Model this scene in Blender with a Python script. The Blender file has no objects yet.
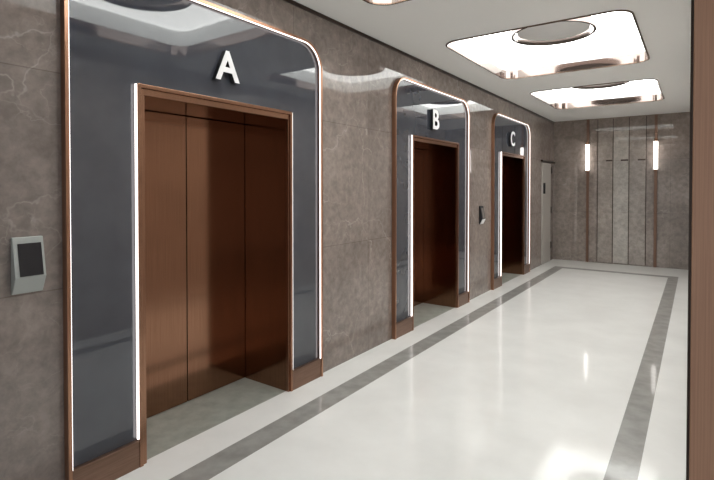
import bpy, bmesh, math, random
from mathutils import Vector, Matrix
random.seed(3)
S = bpy.context.scene
COL = S.collection

# ------------------------------------------------------------------ camera
F = 483.0
PITCH = math.radians(0.9)
cam_d = bpy.data.cameras.new('camera')
cam = bpy.data.objects.new('camera', cam_d)
COL.objects.link(cam)
cam.location = (2.561, 0.0, 1.557)
cam.rotation_euler = (math.pi / 2 - PITCH, 0, math.radians(35.1))
cam_d.sensor_fit = 'HORIZONTAL'
cam_d.sensor_width = 36.0
cam_d.lens = 36.0 * F / 714.0
cam_d.shift_y = -(240.0 - (188.0 + F * math.tan(PITCH))) / 714.0
cam_d.clip_start = 0.01
S.camera = cam

# ------------------------------------------------------------------ world, exposure
w = bpy.data.worlds.new('world')
S.world = w
w.use_nodes = True
w.node_tree.nodes['Background'].inputs[0].default_value = (0.9, 0.95, 1, 1)
w.node_tree.nodes['Background'].inputs[1].default_value = 0.5
S.view_settings.view_transform = 'Standard'
S.view_settings.look = 'None'
S.view_settings.exposure = 0.2
S.view_settings.gamma = 1.0
S.view_settings.use_curve_mapping = False

PANEL_GLOW = 5.3        # luminous ceiling panels
LED_GLOW = 2.0          # edge lighting of the lift surrounds
TUBE_GLOW = 4.0         # wall lights

# ------------------------------------------------------------------ materials
def mat(name):
    m = bpy.data.materials.new(name)
    m.use_nodes = True
    nt = m.node_tree
    return m, nt, nt.nodes['Principled BSDF']

def plain(name, col, rough=0.5, metal=0.0, spec=0.5):
    m, nt, b = mat(name)
    b.inputs['Base Color'].default_value = (*col, 1)
    b.inputs['Roughness'].default_value = rough
    b.inputs['Metallic'].default_value = metal
    b.inputs['Specular IOR Level'].default_value = spec
    return m

def glow(name, col, s):
    m, nt, b = mat(name)
    b.inputs['Base Color'].default_value = (0.8, 0.8, 0.8, 1)
    b.inputs['Emission Color'].default_value = (*col, 1)
    b.inputs['Emission Strength'].default_value = s
    return m

def ramp(nt, stops):
    r = nt.nodes.new('ShaderNodeValToRGB')
    e = r.color_ramp.elements
    while len(e) < len(stops):
        e.new(0.5)
    for i, (p, c) in enumerate(stops):
        e[i].position = p
        e[i].color = (*c, 1)
    return r

def mixc(nt, fac, a, b, mode='MIX'):
    n = nt.nodes.new('ShaderNodeMix')
    n.data_type = 'RGBA'
    n.blend_type = mode
    L = nt.links
    for sock, v in ((n.inputs[0], fac), (n.inputs[6], a), (n.inputs[7], b)):
        if isinstance(v, (int, float)):
            sock.default_value = v
        elif isinstance(v, tuple):
            sock.default_value = (*v, 1)
        else:
            L.new(v, sock)
    return n.outputs[2]

def coords(nt):
    return nt.nodes.new('ShaderNodeTexCoord').outputs['Object']

def noise(nt, vec, scale, detail=5, rough=0.55, dist=0.0):
    n = nt.nodes.new('ShaderNodeTexNoise')
    nt.links.new(vec, n.inputs['Vector'])
    n.inputs['Scale'].default_value = scale
    n.inputs['Detail'].default_value = detail
    n.inputs['Roughness'].default_value = rough
    n.inputs['Distortion'].default_value = dist
    return n.outputs['Fac']

def stone(name, c_dark, c_light, vein, axis, tile=(1.05, 1.06), rough=0.025, shift=0.0, veins=0.38, spec=0.5):
    """polished marble slabs; axis 0: wall lies in y-z, axis 1: wall lies in x-z"""
    m, nt, b = mat(name)
    L = nt.links
    co = coords(nt)
    n1 = noise(nt, co, 1.3, 7, 0.6, 0.8)
    base = ramp(nt, [(0.3, c_dark), (0.68, c_light)])
    L.new(n1, base.inputs[0])
    n2 = noise(nt, co, 14, 6, 0.65, 0.2)
    f2 = ramp(nt, [(0.35, (0.80,) * 3), (0.65, (1.15,) * 3)])
    L.new(n2, f2.inputs[0])
    c = mixc(nt, 1.0, base.outputs[0], f2.outputs[0], 'MULTIPLY')
    # thin veins: edges of a distorted cell pattern, broken up by a soft mask
    for sc, wd, amt, off in ((1.7, 0.012, veins, 0.0), (4.2, 0.016, veins * 0.55, 7.3)):
        nd = nt.nodes.new('ShaderNodeTexNoise')
        nd.inputs['Scale'].default_value = sc * 1.1
        nd.inputs['Detail'].default_value = 5
        L.new(co, nd.inputs['Vector'])
        va = nt.nodes.new('ShaderNodeVectorMath'); va.operation = 'MULTIPLY_ADD'
        L.new(nd.outputs['Color'], va.inputs[0])
        va.inputs[1].default_value = (0.9 / sc * 1.6,) * 3
        L.new(co, va.inputs[2])
        vo = nt.nodes.new('ShaderNodeTexVoronoi')
        vo.feature = 'DISTANCE_TO_EDGE'
        vo.inputs['Scale'].default_value = sc
        mp = nt.nodes.new('ShaderNodeMapping')
        mp.inputs['Location'].default_value = (off, off, off)
        mp.inputs['Rotation'].default_value = (0.6, 0.5, 0.3)
        L.new(va.outputs[0], mp.inputs['Vector'])
        L.new(mp.outputs[0], vo.inputs['Vector'])
        r = ramp(nt, [(0.0, (amt,) * 3), (wd, (0, 0, 0))])
        L.new(vo.outputs['Distance'], r.inputs[0])
        mk = ramp(nt, [(0.44, (0, 0, 0)), (0.60, (1, 1, 1))])
        L.new(noise(nt, mp.outputs[0], sc * 0.9, 2), mk.inputs[0])
        mm = nt.nodes.new('ShaderNodeMath'); mm.operation = 'MULTIPLY'
        L.new(r.outputs[0], mm.inputs[0]); L.new(mk.outputs[0], mm.inputs[1])
        c = mixc(nt, mm.outputs[0], c, vein)
    # joints between slabs, slight tone change from slab to slab
    sep = nt.nodes.new('ShaderNodeSeparateXYZ'); L.new(co, sep.inputs[0])
    cmb = nt.nodes.new('ShaderNodeCombineXYZ')
    ad = nt.nodes.new('ShaderNodeMath'); ad.operation = 'ADD'; ad.inputs[1].default_value = shift
    L.new(sep.outputs[1 if axis == 0 else 0], ad.inputs[0])
    L.new(ad.outputs[0], cmb.inputs[0]); L.new(sep.outputs[2], cmb.inputs[1])
    br = nt.nodes.new('ShaderNodeTexBrick')
    br.offset = 0.0
    L.new(cmb.outputs[0], br.inputs['Vector'])
    br.inputs['Scale'].default_value = 1.0
    br.inputs['Brick Width'].default_value = tile[0]
    br.inputs['Row Height'].default_value = tile[1]
    br.inputs['Mortar Size'].default_value = 0.003
    br.inputs['Mortar Smooth'].default_value = 0.2
    br.inputs['Color1'].default_value = (0.9, 0.9, 0.9, 1)
    br.inputs['Color2'].default_value = (1.06, 1.05, 1.04, 1)
    br.inputs['Mortar'].default_value = (0.68, 0.66, 0.64, 1)
    c = mixc(nt, 1.0, c, br.outputs['Color'], 'MULTIPLY')
    L.new(c, b.inputs['Base Color'])
    b.inputs['Roughness'].default_value = rough
    b.inputs['Specular IOR Level'].default_value = spec
    return m

def mottled(name, c1, c2, scale, rough, metal=0.0, stretch=(1, 1, 1), detail=5, spec=0.5, lo=0.35, hi=0.65):
    m, nt, b = mat(name)
    L = nt.links
    mp = nt.nodes.new('ShaderNodeMapping')
    mp.inputs['Scale'].default_value = stretch
    L.new(coords(nt), mp.inputs['Vector'])
    r = ramp(nt, [(lo, c1), (hi, c2)])
    L.new(noise(nt, mp.outputs[0], scale, detail), r.inputs[0])
    L.new(r.outputs[0], b.inputs['Base Color'])
    b.inputs['Roughness'].default_value = rough
    b.inputs['Metallic'].default_value = metal
    b.inputs['Specular IOR Level'].default_value = spec
    return m

M = {}
M['stone'] = stone('grey brown marble', (0.205, 0.169, 0.151), (0.315, 0.264, 0.238), (0.60, 0.545, 0.50), 0, shift=0.36)
M['stone_back_lit'] = stone('grey brown marble lit at end wall', (0.245, 0.207, 0.184), (0.365, 0.312, 0.280), (0.60, 0.545, 0.50), 1, tile=(1.3, 1.06), shift=0.45)  # same marble as the left wall, colour lightened to look better lit
M['bounce_wall'] = stone('pale bounce marble', (0.62, 0.55, 0.50), (0.72, 0.65, 0.60), (0.45, 0.42, 0.39), 0, shift=0.36)  # pale tone picked for bounce light
M['pale_stone'] = stone('pale grey marble', (0.45, 0.42, 0.385), (0.55, 0.52, 0.485), (0.45, 0.43, 0.4), 1, tile=(9, 1.06), shift=3, veins=0.2)
M['mid_stone'] = stone('mid grey marble', (0.34, 0.30, 0.272), (0.43, 0.385, 0.352), (0.45, 0.43, 0.4), 1, tile=(9, 1.06), shift=3, veins=0.2)
M['ceiling'] = plain('matt off white ceiling paint', (0.92, 0.925, 0.91), 0.8)
M['floor'] = mottled('polished white marble', (0.79, 0.788, 0.77), (0.86, 0.86, 0.843), 2.2, 0.28, detail=8, spec=0.2)
M['stripe'] = mottled('polished grey marble', (0.25, 0.245, 0.23), (0.35, 0.345, 0.328), 7, 0.28, detail=8, spec=0.2)
for k in ('floor', 'stripe'):
    b_ = M[k].node_tree.nodes['Principled BSDF']
    b_.inputs['Coat Weight'].default_value = 0.5
    b_.inputs['Coat Roughness'].default_value = 0.06
M['sill_stone'] = mottled('green grey stone', (0.28, 0.295, 0.26), (0.38, 0.395, 0.355), 9, 0.3, detail=8)
M['glass'] = mottled('dark back painted glass', (0.043, 0.047, 0.060), (0.053, 0.058, 0.072), 3, 0.03, detail=3)
M['glass'].node_tree.nodes['Principled BSDF'].inputs['IOR'].default_value = 1.8
M['copper'] = mottled('brushed copper', (0.40, 0.22, 0.14), (0.48, 0.27, 0.175), 6, 0.28, 1.0, (40, 40, 0.4))
M['frame'] = mottled('brushed dark copper', (0.30, 0.165, 0.108), (0.37, 0.21, 0.14), 6, 0.25, 1.0, (40, 40, 0.4))
M['door_metal'] = mottled('dark brushed bronze', (0.25, 0.132, 0.082), (0.32, 0.172, 0.11), 6, 0.14, 1.0, (40, 40, 0.4))
M['plinth'] = mottled('brown bronze sheet', (0.20, 0.12, 0.085), (0.25, 0.155, 0.115), 6, 0.30, 0.8, (2, 1, 30))
M['pillar'] = mottled('satin copper cladding', (0.50, 0.27, 0.175), (0.60, 0.34, 0.22), 5, 0.33, 0.2, (50, 50, 0.5))
M['dark_metal'] = plain('dark bronze', (0.06, 0.042, 0.034), 0.3, 0.8)
M['mirror'] = plain('polished rose metal', (0.21, 0.172, 0.157), 0.08, 1.0)
M['rim'] = plain('thin bronze rim', (0.16, 0.11, 0.085), 0.25, 1.0)
M['disc'] = plain('grey white disc', (0.8, 0.8, 0.79), 0.7)
M['panel'] = glow('luminous ceiling panel', (0.985, 1.0, 0.97), PANEL_GLOW)
M['led'] = glow('led strip', (1.0, 0.93, 0.90), LED_GLOW)
M['tube'] = glow('light tube', (1.0, 0.95, 0.90), TUBE_GLOW)
M['white'] = plain('white acrylic', (0.86, 0.85, 0.86), 0.35)
M['black'] = plain('black return', (0.02, 0.02, 0.022), 0.5, 0.0, 0.2)
M['reader'] = plain('silver grey plastic', (0.42, 0.44, 0.42), 0.4, 0.2)
M['stone_reflect_screen'] = plain('screen in reflected marble tone', (0.22, 0.20, 0.185), 0.12)  # reflection of the marble painted in as the screen's own tone
M['screen'] = plain('black glass screen', (0.012, 0.012, 0.016), 0.12)
M['door_paint'] = plain('light grey door paint', (0.46, 0.43, 0.40), 0.35)
M['shaft'] = plain('black shaft', (0.01, 0.01, 0.01), 0.9)

# ------------------------------------------------------------------ mesh helpers
def box(bm, x0, x1, y0, y1, z0, z1, mi=0):
    v = [bm.verts.new((x, y, z)) for x in (x0, x1) for y in (y0, y1) for z in (z0, z1)]
    for f in ((0, 1, 3, 2), (4, 6, 7, 5), (0, 4, 5, 1), (2, 3, 7, 6), (0, 2, 6, 4), (1, 5, 7, 3)):
        bm.faces.new([v[i] for i in f]).material_index = mi

def prism(bm, pts, axis, a0, a1):
    """extrude a 2D outline along an axis. axis 0: pts are (y,z); 1: (x,z); 2: (x,y)"""
    def P(p, a):
        return {0: (a, p[0], p[1]), 1: (p[0], a, p[1]), 2: (p[0], p[1], a)}[axis]
    A = [bm.verts.new(P(p, a0)) for p in pts]
    B = [bm.verts.new(P(p, a1)) for p in pts]
    bm.faces.new(A)
    bm.faces.new(B[::-1])
    n = len(pts)
    for i in range(n):
        j = (i + 1) % n
        bm.faces.new((A[i], B[i], B[j], A[j]))

def band(bm, outer, inner, axis, a0, a1, closed=False):
    """solid strip between two outlines with the same number of points"""
    def P(p, a):
        return {0: (a, p[0], p[1]), 1: (p[0], a, p[1]), 2: (p[0], p[1], a)}[axis]
    R = [[bm.verts.new(P(p, a)) for p in o] for o in (outer, inner) for a in (a0, a1)]
    O0, O1, I0, I1 = R
    n = len(outer)
    for i in range(n if closed else n - 1):
        j = (i + 1) % n
        bm.faces.new((O0[i], O0[j], O1[j], O1[i]))
        bm.faces.new((I0[i], I1[i], I1[j], I0[j]))
        bm.faces.new((O1[i], O1[j], I1[j], I1[i]))
        bm.faces.new((O0[i], I0[i], I0[j], O0[j]))
    if not closed:
        bm.faces.new((O0[0], O1[0], I1[0], I0[0]))
        bm.faces.new((O0[-1], I0[-1], I1[-1], O1[-1]))

def obj(name, bm, m, parent=None, bevel=0.0, smooth=False, loc=None):
    bmesh.ops.recalc_face_normals(bm, faces=bm.faces)
    me = bpy.data.meshes.new(name)
    bm.to_mesh(me)
    bm.free()
    for x in (m if isinstance(m, list) else [m]):
        me.materials.append(M[x])
    o = bpy.data.objects.new(name, me)
    COL.objects.link(o)
    if parent:
        o.parent = parent
        o.matrix_parent_inverse = Matrix.Identity(4)
    if loc:
        o.location = loc
    if smooth:
        for p in me.polygons:
            p.use_smooth = True
    if bevel:
        b = o.modifiers.new('bevel', 'BEVEL')
        b.width = bevel
        b.segments = 2
        b.limit_method = 'ANGLE'
    return o

def boxes(name, m, lst, parent=None, bevel=0.0):
    bm = bmesh.new()
    for b in lst:
        box(bm, *b)
    return obj(name, bm, m, parent, bevel)

def thing(name, label, cat, loc=(0, 0, 0), group=None):
    o = bpy.data.objects.new(name, None)
    o.empty_display_size = 0.2
    COL.objects.link(o)
    o.location = loc
    tag(o, label, cat, group)
    return o

def tag(o, label, cat, group=None):
    o['label'] = label
    o['category'] = cat
    if group:
        o['group'] = group
    return o

def struct(o, label=None):
    o['kind'] = 'structure'
    if label:
        o['label'] = label
    return o

# ------------------------------------------------------------------ the room
H = 3.0
W = 2.60            # lobby width
YB = 11.12          # end wall
YF = -3.2           # wall behind the viewer
XR = 4.9            # far side of the side passage
YP = 1.50           # end of the side passage opening
A_OPEN = (1.534, 2.695)                     # doorway of the nearest lift
OFFS = (0.0, 3.155, 6.09)
DOOR_TOP = 2.075
REC = 0.45                                 # depth of the doorways
COF_X = (0.475, 2.115)
COF_Y = [(1.33, 3.26), (4.43, 6.40), (7.44, 9.36)]
COF_Z = 3.26

# floor with its inlaid grey border
bm = bmesh.new()
xs = [0, 0.27, 0.445, 2.168, 2.318, W, XR]
ys = [YF, YP, 9.95, 10.13, YB]
vv = {}
def V(i, j):
    if (i, j) not in vv:
        vv[i, j] = bm.verts.new((xs[i], ys[j], 0))
    return vv[i, j]
for i in range(len(xs) - 1):
    for j in range(len(ys) - 1):
        if i == 5 and j > 0:
            continue
        f = bm.faces.new((V(i, j), V(i + 1, j), V(i + 1, j + 1), V(i, j + 1)))
        s = (i in (1, 3) and j in (0, 1, 2)) or (j == 2 and i in (1, 2, 3))
        f.material_index = 1 if s else 0
struct(obj('floor', bm, ['floor', 'stripe']), 'polished white marble floor with inlaid grey stripe border')

# left wall with the three doorways left open
bm = bmesh.new()
T = 0.10
y = YF
for o_ in OFFS:
    a, b = A_OPEN[0] + o_ - 0.02, A_OPEN[1] + o_ + 0.02
    box(bm, -T, 0, y, a, 0, H)
    box(bm, -T, 0, a, b, DOOR_TOP + 0.02, H)
    y = b
box(bm, -T, 0, y, YB, 0, H)
struct(obj('wall_left', bm, 'stone'), 'polished grey brown marble wall with three lift doorways')
struct(boxes('wall_back', 'stone_back_lit', [(-T, W + T, YB, YB + T, 0, H)]), 'polished marble end wall')
struct(boxes('wall_right', 'bounce_wall', [(W, W + T, YP + 0.16, YB, 0, H)]))  # unseen side, made pale to throw light and reflections back
struct(boxes('wall_passage', 'stone_back_lit', [(W + T, XR, YP + 0.16, YP + 0.26, 0, H)]))
# unseen, added for fill light: mullioned openings at front and passage end
def fill_window(n, a0, a1, axis, at):
    lst = []
    k = 5 if axis == 1 else 4
    for i in range(k + 1):
        c = a0 + (a1 - a0) * i / k
        lst.append((c - 0.03, c + 0.03, at, at + 0.08, 0, H) if axis == 1 else (at, at + 0.08, c - 0.03, c + 0.03, 0, H))
    for z in (0.0, 2.2, H - 0.06):
        lst.append((a0, a1, at + 0.01, at + 0.07, z, z + 0.06) if axis == 1 else (at + 0.01, at + 0.07, a0, a1, z, z + 0.06))
    struct(boxes('fill_window_%d' % n, 'dark_metal', lst), 'added mullioned opening for fill light behind the viewer')
fill_window(1, 0.0, XR, 1, YF - 0.08)
fill_window(2, YF, YP + 0.16, 0, XR)

# ceiling with three rounded rectangular openings
def rrect(x0, x1, y0, y1, r, n=8):
    pts = []
    for cx, cy, a0 in ((x1 - r, y0 + r, -90), (x1 - r, y1 - r, 0), (x0 + r, y1 - r, 90), (x0 + r, y0 + r, 180)):
        for k in range(n + 1):
            a = math.radians(a0 + 90 * k / n)
            pts.append((cx + r * math.cos(a), cy + r * math.sin(a)))
    return pts
CR = 0.16
bm = bmesh.new()
def flat(pts, z=H):
    bm.faces.new([bm.verts.new((p[0], p[1], z)) for p in pts])
xm = sum(COF_X) / 2
y = YF
for y0, y1 in COF_Y:
    ya, yb = y0 - 0.2, y1 + 0.2
    flat([(-T, y), (W + T, y), (W + T, ya), (-T, ya)])
    h = rrect(COF_X[0], COF_X[1], y0, y1, CR)
    n = len(h) // 4
    right = [p for p in h[:2 * n]]
    left = [p for p in h[2 * n:]]
    flat([(xm, ya), (W + T, ya), (W + T, yb), (xm, yb), (xm, y1)] + right[::-1] + [(xm, y0)])
    flat([(-T, ya), (xm, ya), (xm, y0)] + left[::-1] + [(xm, y1), (xm, yb), (-T, yb)])
    y = yb
flat([(-T, y), (W + T, y), (W + T, YB + T), (-T, YB + T)])
flat([(W + T, YF), (XR + T, YF), (XR + T, YP + 0.26), (W + T, YP + 0.26)])
struct(obj('ceiling', bm, 'ceiling'), 'flat off white ceiling with recessed light boxes')

# dark shadow joint where the left wall meets the ceiling
struct(boxes('trim_1', 'dark_metal', [(0.0, 0.012, YF, YB, 2.972, 2.998)]), 'dark shadow joint along top of left wall')

# three upright slabs set in the end wall, with dark joints and short dark bars
bm = bmesh.new()
px = [0.872, 1.158, 1.445, 1.742]
for i, mname in enumerate(('mid_stone', 'pale_stone', 'mid_stone')):
    struct(boxes('trim_%d' % (2 + i), mname, [(px[i] + 0.007, px[i + 1] - 0.007, YB - 0.014, YB, 0.02, 2.72)], bevel=0.004),
           ('mid grey upright slab on end wall, left of the pale one', 'pale upright slab in middle of end wall',
            'mid grey upright slab on end wall, right of the pale one')[i])
bm = bmesh.new()
for x in px:
    box(bm, x - 0.006, x + 0.006, YB - 0.006, YB, 0.02, 2.98)
for x0, x1 in ((1.03, 1.145), (1.30, 1.43), (1.60, 1.73)):
    box(bm, x0, x1, YB - 0.018, YB - 0.0145, 2.105, 2.135)
struct(obj('trim_5', bm, 'dark_metal'), 'dark joints between, and short dark bars across, the upright slabs of end wall')

# ------------------------------------------------------------------ ceiling light boxes
def light_box(y0, y1, label):
    t = thing('recessed_light_box', label, 'ceiling light', ((COF_X[0] + COF_X[1]) / 2, (y0 + y1) / 2, H), 'recessed light boxes along the ceiling')
    hx, hy = (COF_X[1] - COF_X[0]) / 2, (y1 - y0) / 2
    o0 = rrect(-hx, hx, -hy, hy, CR)
    o1 = rrect(-hx - 0.02, hx + 0.02, -hy - 0.02, hy + 0.02, CR + 0.02)
    d = COF_Z - H
    bm = bmesh.new()
    band(bm, o1, o0, 2, 0.002, 0.100, closed=True)
    obj('mirror_side', bm, 'mirror', t)
    bm = bmesh.new()
    band(bm, o1, o0, 2, 0.101, d, closed=True)
    obj('white_side', bm, 'ceiling', t)
    bm = bmesh.new()
    prism(bm, o1, 2, d, d + 0.02)
    obj('luminous_panel', bm, 'panel', t)
    bm = bmesh.new()
    o2 = rrect(-hx + 0.004, hx - 0.004, -hy + 0.004, hy - 0.004, CR - 0.004)
    o3 = rrect(-hx - 0.012, hx + 0.012, -hy - 0.012, hy + 0.012, CR + 0.012)
    band(bm, o3, o2, 2, -0.010, 0.0, closed=True)
    obj('rim', bm, 'rim', t)
    c1 = [(0.42 * math.cos(a * math.pi / 36), 0.42 * math.sin(a * math.pi / 36)) for a in range(72)]
    c2 = [(0.395 * math.cos(a * math.pi / 36), 0.395 * math.sin(a * math.pi / 36)) for a in range(72)]
    c3 = [(0.36 * math.cos(a * math.pi / 36), 0.36 * math.sin(a * math.pi / 36)) for a in range(72)]
    bm = bmesh.new()
    band(bm, c1, c2, 2, d - 0.07, d, closed=True)
    obj('ring', bm, 'mirror', t)
    bm = bmesh.new()
    prism(bm, c3, 2, d - 0.03, d - 0.005)
    obj('disc', bm, 'disc', t)
    return t
light_box(*COF_Y[0], 'bright recessed ceiling light box nearest the viewer, only its rounded corner showing at top')
light_box(*COF_Y[1], 'large bright recessed ceiling light box with grey disc and ring showing inside')
light_box(*COF_Y[2], 'bright recessed ceiling light box closest to the end wall')

# ------------------------------------------------------------------ lifts
def arch(y0, y1, top, r, z0, n=10):
    pts = [(y0, z0)]
    for k in range(n + 1):
        a = math.radians(180 - 90 * k / n)
        pts.append((y0 + r + r * math.cos(a), top - r + r * math.sin(a)))
    for k in range(n + 1):
        a = math.radians(90 - 90 * k / n)
        pts.append((y1 - r + r * math.cos(a), top - r + r * math.sin(a)))
    pts.append((y1, z0))
    return pts

# all numbers relative to the middle of the doorway
YC = sum(A_OPEN) / 2
P0, P1 = 1.112 - YC, 3.092 - YC          # outer edges of the copper trim
D0, D1 = A_OPEN[0] - YC, A_OPEN[1] - YC  # doorway
F0, F1 = 1.486 - YC, 2.732 - YC          # outer edges of door frame
FT = 2.135
TOP = 2.725
TW = 0.018                               # trim width
XT = 0.045                               # trim projection
XG = 0.012                               # glass surface
XF = 0.042                               # frame projection

def lift(off, label):
    t = thing('elevator', label, 'elevator', (0, YC + off, 0), 'elevators along the left wall')
    # glass
    bm = bmesh.new()
    o = arch(P0 + TW, P1 - TW, TOP - TW, 0.20, 0.150)
    pts = o + [(F1, 0.150), (F1, FT), (F0, FT), (F0, 0.150)]
    prism(bm, pts, 0, 0.001, XG)
    obj('glass_panel', bm, 'glass', t)
    # copper trim around
    bm = bmesh.new()
    band(bm, arch(P0, P1, TOP, 0.228, 0.0), arch(P0 + TW, P1 - TW, TOP - TW, 0.20, 0.0), 0, 0.001, XT)
    obj('edge_trim', bm, 'copper', t)
    # light line on the inner side of trim
    bm = bmesh.new()
    g = 0.006
    band(bm, arch(P0 + TW, P1 - TW, TOP - TW, 0.20, 0.150), arch(P0 + TW + g, P1 - TW - g, TOP - TW - g, 0.20 - g, 0.150), 0, XG + 0.018, XT - 0.008)
    obj('edge_light', bm, 'led', t)
    # plinths
    for a, b in ((P0 + TW, F0), (F1, P1 - TW)):
        boxes('plinth', 'plinth', [(0.001, XF - 0.004, a, b, 0.0, 0.150)], t, 0.002)
    # stepped door frame
    bm = bmesh.new()
    def U(a, b, top):
        return [(a, 0.0), (a, top), (b, top), (b, 0.0)]
    k = 0.022
    band(bm, U(F0, F1, FT), U(F0 + k, F1 - k, FT - k), 0, 0.001, XF)
    band(bm, U(F0 + k, F1 - k, FT - k), U(D0, D1, DOOR_TOP), 0, 0.001, XF - 0.012)
    obj('door_frame', bm, 'frame', t, 0.002)
    # upright light lines on the outer sides of frame
    for a, b in ((F0 - 0.007, F0), (F1, F1 + 0.007)):
        boxes('frame_light', 'led', [(XG + 0.010, XF - 0.005, a, b, 0.158, FT - 0.004)], t)
    # lining of doorway
    for a, b in ((D0 - 0.018, D0), (D1, D1 + 0.018)):
        boxes('jamb_lining', 'door_metal', [(-REC - 0.05, 0.0, a, b, 0.0, DOOR_TOP)], t)
    boxes('head_lining', 'door_metal', [(-REC - 0.05, 0.0, D0 - 0.018, D1 + 0.018, DOOR_TOP, DOOR_TOP + 0.018)], t)
    boxes('threshold', 'sill_stone', [(-REC - 0.05, 0.0, D0, D1, -0.02, 0.001)], t)
    boxes('shaft_back', 'shaft', [(-REC - 0.07, -REC - 0.051, D0 - 0.018, D1 + 0.018, 0, DOOR_TOP + 0.018)], t)
    # two door leaves
    c = (D0 + D1) / 2 + 0.03
    for a, b in ((D0 + 0.003, c - 0.003), (c + 0.003, D1 - 0.003)):
        boxes('door_leaf', 'door_metal', [(-REC - 0.035, -REC, a, b, 0.006, DOOR_TOP - 0.004)], t, 0.002)
    return t
lift(OFFS[0], 'nearest elevator, under letter A, with brown bronze doors and dark glass surround')
lift(OFFS[1], 'middle elevator, under letter B, with dark doors in a lit glass surround')
lift(OFFS[2], 'farthest elevator, under letter C, with dark doors in a lit glass surround')

# ------------------------------------------------------------------ letters over the doors
def letter_mesh(ch, height, depth, fat):
    cu = bpy.data.curves.new('letter_' + ch, 'FONT')
    cu.body = ch
    cu.align_x = 'CENTER'
    cu.extrude = depth / 2
    cu.offset = fat
    cu.size = 1.0
    o = bpy.data.objects.new('tmp', cu)
    COL.objects.link(o)
    bpy.context.view_layer.update()
    dg = bpy.context.evaluated_depsgraph_get()
    me = bpy.data.meshes.new_from_object(o.evaluated_get(dg))
    bpy.data.objects.remove(o)
    zs = [v.co.y for v in me.vertices]
    xs_ = [v.co.x for v in me.vertices]
    s = height / (max(zs) - min(zs))
    cx, z0 = (max(xs_) + min(xs_)) / 2, min(zs)
    dz = max(abs(v.co.z) for v in me.vertices)
    for v in me.vertices:
        x, y_, z = v.co
        v.co = ((z / dz + 1) / 2 * depth, (x - cx) * s, (y_ - z0) * s)
    return me

def letter(ch, y, z, h, label):
    t = thing('letter_sign', label, 'sign', (XG + 0.001, y, z), 'letters over the elevator doors')
    for nm, d, x, mt in (('letter_body', 0.036, 0.0, 'black'), ('letter_face', 0.004, 0.0362, 'white')):
        me = letter_mesh(ch, h, d, 0.020)
        me.name = nm
        me.materials.clear()
        me.materials.append(M[mt])
        o = bpy.data.objects.new(nm, me)
        COL.objects.link(o)
        o.parent = t
        o.location = (x, 0, 0)
    return t
letter('A', 2.105, 2.255, 0.195, 'white letter A with black sides above the nearest elevator door')
letter('B', 5.19, 2.245, 0.23, 'white letter B with black sides above the middle elevator door')
letter('C', 8.09, 2.255, 0.245, 'white letter C with black sides above the farthest elevator door')

# ------------------------------------------------------------------ wall readers
def reader(y, z, label, body='reader', face='screen', chin=None):
    t = thing('card_reader', label, 'card reader', (0.0, y, z), 'card readers on the left wall')
    wd, h = 0.128, 0.262
    prof = [(0.001, 0.0), (0.001, h), (0.018, h), (0.052, 0.078), (0.012, 0.0)]
    bm = bmesh.new()
    prism(bm, prof, 1, -wd / 2, wd / 2)
    obj('body', bm, body, t, 0.003)
    # screen lies on the sloping front
    def front(s):     # s: 0 at top of slope, 1 at its foot
        return Vector((0.018 + 0.034 * s, 0, h + (0.078 - h) * s))
    nrm = Vector((0.184, 0, 0.034)).normalized()
    bm = bmesh.new()
    a, b = front(0.16), front(0.97)
    vs = []
    for e in (0.0003, 0.003):
        for p in (a, b):
            q = p + nrm * e
            for yy in ((-0.032, 0.036) if chin else (-0.045, 0.052)):
                vs.append(bm.verts.new((q.x, yy, q.z)))
    for f in ((0, 1, 3, 2), (4, 5, 7, 6), (0, 1, 5, 4), (2, 3, 7, 6), (0, 2, 6, 4), (1, 3, 7, 5)):
        bm.faces.new([vs[i] for i in f])
    obj('screen', bm, face, t)
    if chin:
        bm = bmesh.new()
        prism(bm, [(0.0535, 0.074), (0.0575, 0.072), (0.018, 0.0), (0.014, 0.002)], 1, -wd / 2 + 0.008, wd / 2 - 0.004)
        obj('chin', bm, chin, t)
    return t
reader(0.955, 1.068, 'grey wall reader with black screen on marble left of the nearest elevator')
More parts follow.
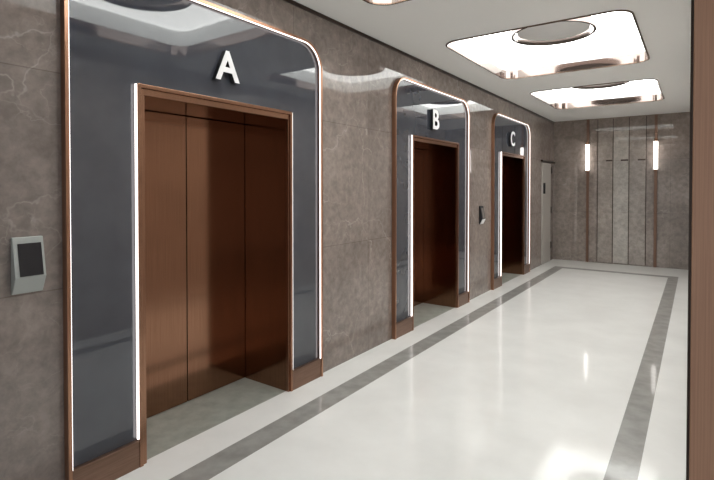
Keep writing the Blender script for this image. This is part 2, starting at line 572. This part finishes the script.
reader(6.76, 1.035, 'small dark wall reader on the marble between the middle and farthest elevators', 'black', 'stone_reflect_screen', 'white')

# ------------------------------------------------------------------ wall lights on the end wall
def wall_light(x, label):
    t = thing('wall_light', label, 'wall light', (x, YB, 0), 'tube lights on the end wall')
    boxes('bronze_strip', 'plinth', [(-0.026, 0.026, -0.030, -0.001, 0.0, 2.995)], t, 0.003)
    def rod(name, m, r, z0, z1):
        bm = bmesh.new()
        prism(bm, [(r * math.cos(k * math.pi / 12), -0.032 - 0.037 + r * math.sin(k * math.pi / 12)) for k in range(24)], 2, z0, z1)
        return obj(name, bm, m, t)
    rod('light_tube', 'tube', 0.036, 1.925, 2.465)
    for z0, z1 in ((2.466, 2.52), (1.895, 1.924)):
        rod('end_cap', 'copper', 0.030, z0, z1)
    for z0, z1 in ((2.48, 2.51), (1.90, 1.92)):
        boxes('bracket', 'copper', [(-0.012, 0.012, -0.0385, -0.0305, z0, z1)], t)
    return t
wall_light(0.687, 'lit tube on bronze strip on end wall, left of the pale slabs')
wall_light(1.906, 'lit tube on bronze strip on end wall, right of the pale slabs')

# ------------------------------------------------------------------ service door at the far end of the left wall
d = boxes('door_1', 'door_paint', [(0.001, 0.024, 10.12, 10.78, 0.012, 2.07)], None, 0.002)
struct(d, 'light grey narrow service door beside the end wall')
boxes('door_head', 'dark_metal', [(0.001, 0.040, 10.05, 11.10, 2.085, 2.125)], d)
boxes('handle', 'black', [(0.0245, 0.055, 10.16, 10.22, 1.44, 1.66)], d, 0.004)
for z in (0.28, 1.02, 1.86):
    boxes('hinge', 'dark_metal', [(0.001, 0.040, 10.785, 10.86, z, z + 0.14)], d, 0.004)

# ------------------------------------------------------------------ copper clad pillar at the end of the side passage
t = thing('pillar', 'tall copper clad pillar at right edge beside the viewer', 'pillar', (W, YP, 0))
boxes('cladding', 'pillar', [(-0.048, 0.36, 0.0, 0.155, 0.0, 2.997)], t, 0.002)
boxes('edge_strip', 'dark_metal', [(-0.0545, -0.0485, 0.004, 0.10, 0.0, 2.997)], t)
